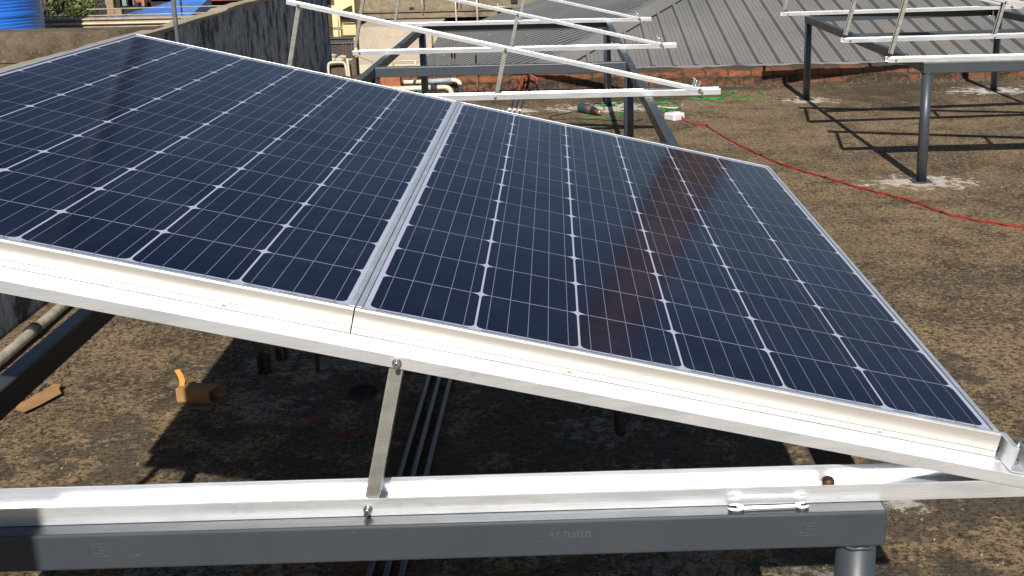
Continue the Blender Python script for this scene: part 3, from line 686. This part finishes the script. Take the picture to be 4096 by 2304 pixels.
# ------------------------------------------------------------------ cables and tools on the far floor
def loop_cable(name, label, mat_, centers, r=.0025, seed=1, cat='cable', z=FZ+.006, flat=True):
    rnd = random.Random(seed); pts = []
    for (cx_, cy_, rx, ry, turns) in centers:
        n = int(turns*9); ph = rnd.uniform(0, 6)
        for i in range(n):
            a = ph+2*pi*i/9; s_ = rnd.uniform(.8, 1.15); pts.append((cx_+rx*s_*cos(a), cy_+ry*s_*sin(a), z+rnd.uniform(0,.012)))
    b = MB(); b.tube(smooth_path(pts, 4), r, 7); o = b.build(name, mat_, loc=tuple(Vector(centers[0][:2]).to_3d()+Vector((0,0,FZ)))); tag(o, label, cat); return o
loop_cable('green_cable', 'bright green cable tangled on the floor right of the nearest tilt rail end', M['greencable'], [(2.42,8.25,.02,.1,.4),(2.60,8.45,.10,.20,3.2),(2.78,8.62,.06,.05,.5),(2.90,8.65,.08,.04,.4)], .0032, 4)
loop_cable('green_cable', 'green cable coil lying behind the white junction box', M['greencable'], [(2.0,8.25,.06,.2,.8),(2.17,7.92,.11,.26,3.2),(2.05,7.85,.06,.15,.7)], .0032, 8)
b = MB()
b.tube(smooth_path([(2.50,8.45,FZ+.005),(2.56,8.2,FZ+.005),(2.66,8.02,FZ+.005)],4), .0034, 7); b.tube(smooth_path([(2.72,8.20,FZ+.005),(2.82,8.38,FZ+.005),(2.92,8.24,FZ+.005)],4), .0045, 7); b.tube(smooth_path([(2.97,8.25,FZ+.005),(3.06,8.42,FZ+.005),(3.05,8.62,FZ+.005)],4), .0045, 7)
o = b.build('green_cable_offcuts', M['greencable'], loc=(2.5,7.9,FZ)); tag(o, 'short green cable offcuts lying in the open between the two racks', 'cable')
b = MB(); b.tube(smooth_path([(1.45,7.45,FZ+.005),(1.60,7.5,FZ+.005),(1.68,7.42,FZ+.006),(1.75,7.5,FZ+.005),(1.79,7.65,FZ+.006),(1.74,7.75,FZ+.005)],5), .0042, 7); b.tube(smooth_path([(1.52,8.0,FZ+.005),(1.60,8.06,FZ+.01),(1.72,8.1,FZ+.01),(1.84,8.3,FZ+.005)],5), .0042, 7)
o = b.build('green_cable', M['greencable'], loc=(1.65,7.6,FZ)); tag(o, 'green cable trailing past the drill and the square post', 'cable')
loop_cable('red_cable_coil', 'heap of bright red cable at the brick parapet left of the middle strut', M['redcable'], [(.48,8.95,.06,.04,1.2),(.70,8.9,.10,.05,1.2),(.92,8.93,.07,.04,1.5)], .0045, 5)
b = MB()
b.tube([(1.01+.068*cos(a), 9.0+.02*sin(a), FZ+.085+.068*sin(a)) for a in [i*pi/14 for i in range(30)]], .0045, 7); b.tube([(1.0+.075*cos(a), 9.03, FZ+.08+.06*sin(a)) for a in [i*pi/14 for i in range(24)]], .0035, 7)
b.tube(smooth_path([(.80,9.0,FZ+.01),(.90,9.03,FZ+.04),(.95,9.04,FZ+.10),(.96,9.05,FZ+.15)],5), .0045, 7)
o = b.build('red_cable_coil', M['redcable'], loc=(1.0,9.0,FZ)); tag(o, 'upright red cable loop leaning on the brick parapet', 'cable')
b = MB(); b.tube([(.86+.05*cos(a), 9.05, FZ+.08+.07*sin(a)) for a in [i*pi/14 for i in range(26)]], .0028, 7)
o = b.build('black_wire_coil', M['black'], loc=(.86,9.05,FZ)); tag(o, 'thin black wire loop beside the upright red cable loop', 'wire')
b = MB(); b.tube([(.065+.045*cos(a), 8.6, FZ+.045+.045*sin(a)) for a in [i*pi/12 for i in range(22)]], .004, 7); b.tube([(-.09+.035*cos(a), 8.6, FZ+.05+.045*sin(a)) for a in [i*pi/12 for i in range(18)]], .003, 7)
o = b.build('green_cable', M['greencable'], loc=(0,8.6,FZ)); tag(o, 'small green cable loops beside the thick cream pipes', 'cable')
# red twin cable
pts = [(2.215,7.31,FZ+.03),(2.25,7.20,FZ+.008),(2.32,7.05,FZ+.006),(2.372,7.00,FZ+.012),(2.39,6.86,FZ+.008),(2.416,6.70,FZ+.006),(2.47,6.36,FZ+.006),(2.533,6.08,FZ+.007),(2.60,5.80,FZ+.006),(2.649,5.614,FZ+.006),(2.75,5.36,FZ+.006),(2.849,5.153,FZ+.006),(2.95,4.93,FZ+.006),(3.045,4.76,FZ+.006),(3.12,4.64,FZ+.006),(3.191,4.489,FZ+.006),(3.25,4.30,FZ+.006),(3.306,4.178,FZ+.006),(3.43,4.04,FZ+.006),(3.567,3.922,FZ+.006),(3.9,3.6,FZ+.006),(4.4,3.3,FZ+.006)]
P = smooth_path(pts, 8); b = MB()
for s_ in (0, pi): b.tube([(p.x+.0036*cos(i*.42+s_), p.y+.0036*cos(i*.42+s_), p.z+.0035*sin(i*.42+s_)) for i, p in enumerate(P)], .0034, 7)
t = thing('extension_cable', (2.9, 5.0, FZ), 'twisted red twin cable snaking across the open floor from the junction box', 'cable'); b.build('twin_core', M['redcable'], t)
b = MB()
for i in (62, 88, 130): 
    if i+1 < len(P): b.tube([P[i], P[i+1]], .0088, 10)
b.build('tape_band', M['black'], t)
# white junction box
t = thing('junction_box', (2.165, 7.33, FZ), 'white plastic socket box on the floor at the start of the red cable', 'junction box')
cb = radians(38)
def JB(x, y, z): return (2.165+x*cos(cb)-y*sin(cb), 7.33+(x*sin(cb)+y*cos(cb))*1.0, FZ+z)
b = MB(); b.box(-.056,.056,-.056,.056,.001,.050,JB); b.build('body', M['white'], t, bevel=.005)
b = MB(); b.box(-.052,.052,-.052,.052,.0503,.056,JB); b.box(-.03,-.005,-.03,.0,.056,.062,JB); b.box(.01,.035,-.03,.0,.056,.062,JB); b.build('cover', M['white'], t, bevel=.002)
b = MB(); b.box(-.045,.045,-.0575,-.0563,.006,.044,JB); b.box(-.0575,-.0563,-.045,.045,.006,.044,JB); b.build('side_panel', simple('lilac_white_plastic',(.68,.62,.68),(.62,.57,.62),9,.4), t)
b = MB(); b.tube(smooth_path([JB(.0,.01,.055),JB(.005,.03,.08),JB(.02,.12,.05),(2.18,7.72,FZ+.005),(2.10,7.95,FZ+.005)],5), .003, 7); o = b.build('black_wire', M['black'], loc=(2.17,7.5,FZ)); tag(o, 'thin black wire leaving the back of the white socket box', 'wire')
b = MB(); b.tube(smooth_path([(2.08,7.95,FZ+.006),(2.18,7.88,FZ+.006),(2.26,7.9,FZ+.006),(2.32,8.05,FZ+.01)],5), .003, 7); o = b.build('white_wire', M['white'], loc=(2.17,7.9,FZ)); tag(o, 'thin white wire end among the green cable behind the socket box', 'wire')
# drill
t = thing('power_drill', (1.53, 7.68, FZ), 'dark teal power drill with a red patch lying on the far floor', 'drill')
D0 = Vector((1.435, 7.78, FZ+.048)); D1 = Vector((1.60, 7.56, FZ+.030)); dd = D1-D0
b = MB(); b.tube([D0+dd*q for q in (0,.04,.15,.3,.45,.58,.62)], [.014,.026,.035,.037,.036,.034,.026], 16)
for q in (.08,.14,.20,.26,.32): b.tube([D0+dd*q, D0+dd*(q+.02)], .0378, 16)
b.build('housing', M['toolgreen'], t)
b = MB(); b.tube([D0+dd*q for q in (.62,.7,.8,.86)], [.028,.030,.024,.020], 14); b.build('collar', M['black'], t)
b = MB(); b.tube([D0+dd*q for q in (.86,.93,1.0)], [.019,.020,.014], 12); b.build('chuck', M['copper'], t)
b = MB(); c_ = D0+dd*.46+Vector((-.006,-.030,.014)); b.tube([c_, c_+Vector((0,-.008,.004))], .017, 14); b.build('red_badge', M['redplastic'], t)
b = MB(); b.tube(smooth_path([D0+Vector((.01,0,-.03)),(1.32,7.72,FZ+.006),(1.20,7.58,FZ+.005),(1.22,7.44,FZ+.005),(1.40,7.46,FZ+.005),(1.62,7.36,FZ+.005),(1.85,7.3,FZ+.005),(1.92,7.38,FZ+.005)],6), .0035, 7); b.build('power_cord', M['black'], t)
b = MB(); b.tube(smooth_path([D0+dd*.6+Vector((0,.01,.03)), D0+dd*.75+Vector((.02,.02,.06)), D0+dd*.95+Vector((.04,.03,.03)), D0+dd*.8+Vector((.06,.02,.01))],5), .0035, 7); b.build('cord_loop', M['black'], t)

# ------------------------------------------------------------------ neighbourhood behind: left side
t = thing('water_tank', (-3.40, 7.85, -.49), 'big ribbed blue plastic water tank cut off by the left picture edge', 'water tank')
b = MB(); R_ = .545; prf = []
z = -.485
k = 0
while z < .62:
    prf.append((R_, z)); prf.append((R_+.001, z+.010)); prf.append((R_-.0035, z+.014)); prf.append((R_-.0035, z+.019)); z += .026; k += 1
    if k % 5 == 0: prf.append((R_+.004, z)); prf.append((R_+.004, z+.02)); z += .028
prf += [(R_-.05, z+.05), (.25, z+.16), (.22, z+.2), (0.001, z+.2)]
vs = []; fs = []; n = 64
for r_, z_ in prf:
    for i in range(n): vs.append((-3.40+r_*cos(2*pi*i/n), 7.85+r_*sin(2*pi*i/n), z_))
for j in range(len(prf)-1):
    for i in range(n): fs.append((j*n+i, j*n+(i+1) % n, (j+1)*n+(i+1) % n, (j+1)*n+i))
b.add(vs, fs, None, 0, True); b.build('tank_body', M['bluetank'], t)
b = MB(); b.tube([(-3.405,7.85,-.535),(-3.405,7.85,-.487)], .62, 40); o = b.build('tank_plinth', M['ledge'], loc=(-3.4,7.85,-.535)); tag(o, 'round pale concrete plinth under the blue water tank', 'plinth')
b = MB(); b.box(-3.62, -3.5, 7.0, 7.1, -3, .5); o = b.build('dark_post', M['trunk'], loc=(-3.56,7.05,-.5)); tag(o, 'dark wooden post before the blue tank at the left picture edge', 'post')
t = thing('roof_ledge', (-2.5, 8.8, -7), 'pale weathered concrete ledge behind the brown wall with a thin pipe along it', 'ledge')
b = MB(); b.box(-6, -1.25, 8.72, 8.86, -7, -.475); b.build('ledge_body', M['ledge'], t, bevel=.01)
b = MB(); b.box(-6, -1.25, 8.70, 8.88, -.475, -.462); b.build('ledge_top', M['coping'], t, bevel=.003)
b = MB(); b.tube([(-6,8.70,-.507),(-4,8.70,-.505),(-2,8.70,-.507),(-1.25,8.70,-.51)], .0085, 10); o = b.build('wall_pipe', M['pvc'], loc=(-3,8.7,-.507)); tag(o, 'thin cream pipe fixed along the face of the pale ledge', 'pipe')
t = thing('railing', (-2.6, 9.1, -.462), 'thin two bar railing on top of the pale ledge', 'railing')
b = MB(); b.tube([(-3.38,8.84,-.395),(-2.4,8.84,-.390),(-1.3,8.84,-.385)], .0052, 8); b.build('upper_bar', M['lightwood'], t)
b = MB(); b.tube([(-3.3,8.84,-.449),(-2.4,8.84,-.446),(-1.3,8.84,-.442)], .0052, 8); b.build('lower_bar', M['lightwood'], t)
b = MB(); b.tube([(-2.655,8.82,-.462),(-2.655,8.82,-.430)], .004, 8); b.tube([(-2.655,8.82,-.430),(-2.655,8.82,-.420)], .008, 8); b.build('railing_post', M['lightwood'], t)
b = MB(); b.tube([(-2.03,8.85,-.46),(-2.03,8.85,.3)], .0075, 8); b.build('railing_post', M['trunk'], t)

# tree
t = thing('tree', (-6.0, 14.6, -7), 'bushy green tree between the blue tank and the dark house', 'tree')
b = MB(); b.tube(smooth_path([(-6.1,14.8,-7),(-6.0,14.8,-4),(-5.8,14.7,-2.0),(-5.6,14.6,-.9),(-5.4,14.6,-.2)],4), [.16]*9+[.12]*4+[.07]*4, 8)
for q in range(6): b.tube([(-5.75,14.7,-1.9+q*.2),(-6.1+q*.25,14.3+.1*q,-.8+q*.12)], .03, 6)
b.build('trunk', M['trunk'], t)
b = MB(); rnd = random.Random(21)
cl = [(-6.0+rnd.gauss(0,.55), 14.6+rnd.gauss(0,.4), -.6+rnd.gauss(0,.30), rnd.uniform(.12,.28)) for _ in range(46)]+[(-5.15,14.5,-.78,.14),(-5.0,14.4,-.80,.10),(-5.25,14.3,-.70,.18),(-5.55,14.2,-.85,.12),(-5.5,14.2,-.65,.2)]
cl = [c for c in cl if c[0] < -4.95]
for (x,y,z,s_) in cl:
    for i in range(130):
        d = Vector((rnd.gauss(0,1),rnd.gauss(0,1),rnd.gauss(0,1))).normalized()*s_*rnd.uniform(.5,1.1)
        p = Vector((x,y,z))+d; a = Vector((rnd.gauss(0,1),rnd.gauss(0,1),rnd.gauss(0,1)-.4)).normalized(); e = a.cross(Vector((rnd.gauss(0,1),rnd.gauss(0,1),rnd.gauss(0,1)))).normalized()
        L_ = rnd.uniform(.03,.055); b.add([p-e*.009, p+a*L_*.5-e*.012, p+a*L_, p+a*L_*.5+e*.012, p+e*.009], [(0,1,2,3,4)])
b.build('crown', M['leaf'], t)

# dark house with brown pillars and curtains
t = thing('dark_house', (-6.8, 20.5, -7), 'shaded dark house with brown stone pillars and pale curtains behind the railing', 'house')
b = MB(); b.box(-9.5,-5.4,20.6,24,-7,2); b.build('wall', M['darkwall'], t)
b = MB(); b.box(-9.5,-5.4,19.6,24,.2,.5); b.build('roof', M['slab'], t)
for x0, x1, z0, nm in ((-6.83,-6.70,-1.34,'pillar'),(-7.36,-7.31,-1.2,'pillar'),(-6.19,-6.14,-1.12,'pillar')):
    b = MB(); b.box(x0,x1,19.9,20.05,-7 if x1 > -6.75 and x0 < -6.7 else z0,.2); b.build(nm, M['pillar'], t, bevel=.01)
for x0, x1, z0 in ((-7.235,-7.205,-1.10),(-7.10,-7.08,-1.10),(-6.99,-6.91,-1.10),(-6.68,-6.60,-1.125),(-6.49,-6.455,-1.11)):
    b = MB(); vs=[]; n_=8
    for i in range(n_+1):
        xx = x0+(x1-x0)*i/n_; vs += [(xx,20.3+.012*sin(i*2.2),z0),(xx,20.3+.012*sin(i*2.2),.1)]
    b.add(vs, [(2*i,2*i+2,2*i+3,2*i+1) for i in range(n_)]); b.build('curtain', M['curtain'], t)
b = MB(); b.box(-7.3,-6.15,20.0,20.1,-1.42,-1.125); b.build('balcony_panel', M['darkwall'], t)
b = MB(); b.box(-6.695,-6.56,19.88,20.0,-1.28,-1.14); b.build('rough_stone', M['pillar'], t, bevel=.02)
b = MB(); b.box(-6.13,-5.72,20.2,20.4,-1.4,.1); b.build('brown_door', M['darkwall'], t)
# blue tarpaulin roof
t = thing('tarpaulin_roof', (-4.5, 15.5, -7), 'bright blue tarpaulin covered lean-to roof behind the railing', 'roof')
b = MB(); nx, ny = 26, 8; vs = []; fs = []; rnd = random.Random(4)
for i in range(nx+1):
    for j in range(ny+1):
        x = -5.45+1.55*i/nx; q = j/ny; hgt = .23*min(1, max(0,(x+5.25)/1.0))
        vs.append((x, 14.9+q*1.4, -1.0+hgt*q*1.1 + .02*hgt*sin(i*1.7+j) + .006*sin(i*2.9)))
for i in range(nx):
    for j in range(ny): fs.append((i*(ny+1)+j,(i+1)*(ny+1)+j,(i+1)*(ny+1)+j+1,i*(ny+1)+j+1))
b.add(vs, fs, None, 0, True); b.add([(-3.9,14.9,-1.05),(-3.9,16.3,-1.05),(-3.9,16.3,-.745),(-3.9,14.9,-1.0)],[(0,1,2,3)])
b.build('tarpaulin', M['tarp'], t)
b = MB(); b.box(-5.4,-3.92,15.0,16.2,-7,-1.06); b.build('shed_wall', M['darkwall'], t)
# red roofed cream house
t = thing('cream_house', (-5.2, 21, -7), 'cream house with a flat red roof edge behind the thin pole', 'house')
b = MB(); b.box(-5.6,-3.6,20.6,24,-7,-1.19); b.build('wall', M['cream'], t)
b = MB(); b.box(-6.4,-3.5,20.2,24,-1.065,-1.0); b.build('roof', M['redroof'], t, bevel=.01)
b = MB(); b.box(-5.6,-3.6,20.5,20.6,-1.17,-1.07); b.build('eave_board', M['darkwall'], t)
b = MB(); b.box(-5.38,-5.34,20.52,20.6,-2,-1.24); b.build('drain_pipe', M['lightwood'], t)
b = MB(); b.box(-5.95,-5.62,20.3,20.5,-1.20,-1.0); b.build('dark_opening', M['darkwall'], t)

# ------------------------------------------------------------------ neighbourhood behind: middle
CAM_SCALED[0] = True
t = thing('yellow_house', (-2.9, 21.3, -7), 'sunlit pale yellow stained house just right of the mossy wall end', 'house')
b = MB(); b.box(-3.45,-2.85,21.0,24,-7,.6); b.box(-2.85,-2.6,21.25,24,-7,.6); b.build('wall', M['cream'], t)
b = MB(); b.box(-3.3,-2.93,20.98,21.0,-1.235,-.9); b.build('window_recess', simple('brown_recess',(.14,.11,.07),(.09,.07,.045),5,.8), t)
b = MB(); b.add([(-2.86,20.9,-1.05),(-2.64,20.9,-1.05),(-2.64,20.9,-1.265),(-2.86,20.9,-1.37)],[(0,1,2,3)]); b.add([(-2.86,21.24,-1.05),(-2.64,21.24,-1.05),(-2.64,21.24,-1.265),(-2.86,21.24,-1.37)],[(3,2,1,0)]); b.add([(-2.86,20.9,-1.37),(-2.64,20.9,-1.265),(-2.64,21.24,-1.265),(-2.86,21.24,-1.37)],[(0,1,2,3)])
b.build('projecting_bay', M['cream'], t)
b = MB()
for z_ in (-1.555,-1.605): b.box(-2.84,-2.61,21.20,21.249,z_,z_+.010)
for z_ in (-1.66,-1.685): b.box(-3.05,-2.61,20.97,21.0 if False else 20.999,z_,z_+.006)
b.build('string_course', M['creamplaster'], t)
b = MB(); b.tube([(-2.885,20.97,-2),(-2.885,20.97,-.9)], .012, 8); b.build('drain_pipe', M['pvc'], t)
b = MB(); b.box(-2.85,-2.6,21.10,21.249,-1.50,-1.47); b.box(-2.82,-2.6,21.14,21.249,-1.545,-1.50); b.build('shelf', M['darkwall'], t)
t = thing('sheet_metal_shed', (-2, 16, -7), 'dark corrugated metal gate below the yellow house', 'gate')
b = MB(); vs = []; fs = []; k = 0
while k <= 60:
    x = -2.28+k*.0087; vs += [(x,16.0+(.008 if k % 4 < 2 else 0),-2.2),(x,16.0+(.008 if k % 4 < 2 else 0),-1.365)]; k += 1
for i in range(60): fs.append((2*i,2*i+2,2*i+3,2*i+1))
b.add(vs, fs); b.build('corrugated_sheet', M['gate'], t)
b = MB(); b.box(-2.28,-1.755,15.97,15.99,-1.46,-1.45); b.box(-2.28,-1.755,15.97,15.99,-1.385,-1.377); b.box(-2.28,-1.755,15.975,15.99,-1.352,-1.346); b.build('rail', M['gatebar'], t)
b = MB()
for x in (-1.93,-1.885,-1.80): b.box(x,x+.014,15.975,15.995,-2.1,-1.47)
b.build('rusty_batten', M['rust'], t)
b = MB(); b.box(-1.93,-1.90,14.0,14.2,-2,-1.0); 
# rubble heap & brick near gate
b = MB(); rnd = random.Random(8)
for i in range(40): clump(b, rnd.uniform(-1.75,-1.4), 13+rnd.uniform(-.2,.2), -1.36+rnd.uniform(-.03,.03), rnd.uniform(.02,.05), rnd)
b.box(-1.75,-1.3,12.8,13.3,-7,-1.38)
o = b.build('rubble_heap', M['creamplaster'], loc=(-1.55,13,-1.4)); tag(o, 'pale rubble heap in the yard below the dark metal gate', 'rubble')
b = MB(); b.box(-1.66,-1.56,12.7,12.8,-1.33,-1.25); o = b.build('loose_brick', M['brickplain'], loc=(-1.61,12.75,-1.33), bevel=.006); tag(o, 'loose orange brick on the rubble heap by the mossy wall', 'brick')
t = thing('plaster_building', (-1.5, 19.2, -7), 'plain grey plastered wall of a low building behind the cream pipes', 'building')
b = MB(); b.box(-2.28,-.84,19.6,21,-7,-1.545); b.build('wall', M['plaster'], t)
b = MB(); b.box(-2.34,-.3,17.2,19.5,-7,-2.02); b.build('lower_wall', M['creamplaster'], t)
t = thing('cream_yard_wall', (-1.4, 17, -7), 'low cream yard wall with white pipes in front of the plaster building', 'wall')
b = MB(); b.box(-1.95,-.55,16.95,17.1,-7,-1.90); b.build('wall_body', M['creamplaster'], t)
b = MB(); b.tube([(-1.33,16.9,-2.1),(-1.33,16.9,-1.85),(-1.2,16.9,-1.85),(-.8,16.9,-1.845)], .011, 8); b.tube([(-.97,16.9,-1.845),(-.97,16.9,-1.93),(-.93,16.9,-1.93)], .013, 8); b.build('white_pipe', M['pvc'], t)
t = thing('slab_building', (-1.5, 22.5, -7), 'mossy concrete building with a long weathered slab edge and small dark openings', 'building')
b = MB(); b.box(-2.66,2.5,22.2,26,-1.46,1.2); b.build('wall', M['slab'], t)
b = MB(); b.box(-2.72,.12,21.9,22.19,-1.60,-1.455); b.build('slab_edge', M['slab'], t, bevel=.01)
b = MB(); b.box(-2.72,.12,21.86,21.9,-1.47,-1.452); b.build('drip_line', M['slab'], t)
b = MB(); b.box(-2.75,2.6,23.0,25,-7,-1.6); b.build('shaded_recess', M['darkwall'], t)  # near-black colour stands in for the shade under the slab
b = MB(); b.box(.38,.52,22.17,22.198,-1.37,-1.1); b.box(-1.66,-1.57,22.17,22.198,-1.445,-1.40); b.build('opening', M['darkwall'], t)
b = MB(); b.tube([(-.70,21.84,-2.2),(-.70,21.84,-.9)], .014, 8); b.tube([(-1.36,21.84,-1.5),(-1.36,21.84,-1.0)], .01, 8); b.tube([(-.28,21.85,-1.75),(-.28,21.85,-.9)], .022, 8); b.tube([(-.62,21.84,-1.3),(-.62,21.84,-.9)],.01,8); b.tube([(.0,22.1,-1.43),(.27,22.1,-1.43)], .014, 8); b.tube([(.12,22.1,-1.43),(.12,22.1,-1.36)], .01, 8); b.build('pipes', M['pvc'], t)

CAM_SCALED[0] = False
# ------------------------------------------------------------------ things outside the frame that show in the panels or cast shade
t = thing('brick_stack', (6.8, 27, -7), 'tall brown stack seen only as a streak reflected in the right panel', 'chimney')
b = MB(); b.tube([(6.75,27,-7),(6.75,27,4),(6.75,27,12)], [.80,.76,.72], 20); b.build('shaft', M['tower'], t)
b = MB(); b.tube([(6.75,27,11.9),(6.75,27,12.3)], .55, 20); b.build('crown_ring', M['tower'], t)
t = thing('utility_pole', (-11, 44, -7), 'far dark utility pole mirrored as a faint streak in the left panel', 'pole')
b = MB(); b.tube([(-11.4,44,-7),(-11.4,44,22)], [.36,.30], 12); b.build('shaft', simple('blackened_pole', (.006,.008,.012), (.01,.012,.016), 2, .9), t)
b = MB(); b.box(-12.4,-10.4,43.9,44.1,20.5,20.7); b.build('cross_arm', M['trunk'], t)
b = MB(); b.box(.20,.478,-1.70,-1.5,FZ,.555); o = b.build('shade_blocker', M['plaster'], loc=(.34,-1.6,FZ), bevel=.01); tag(o, 'unseen added pier behind the viewpoint shading the left end of the foreground beam', 'blocker')  # unseen block added behind the camera to shade the beam end

for o in bpy.data.objects:
    if '_o' in o: del o['_o']
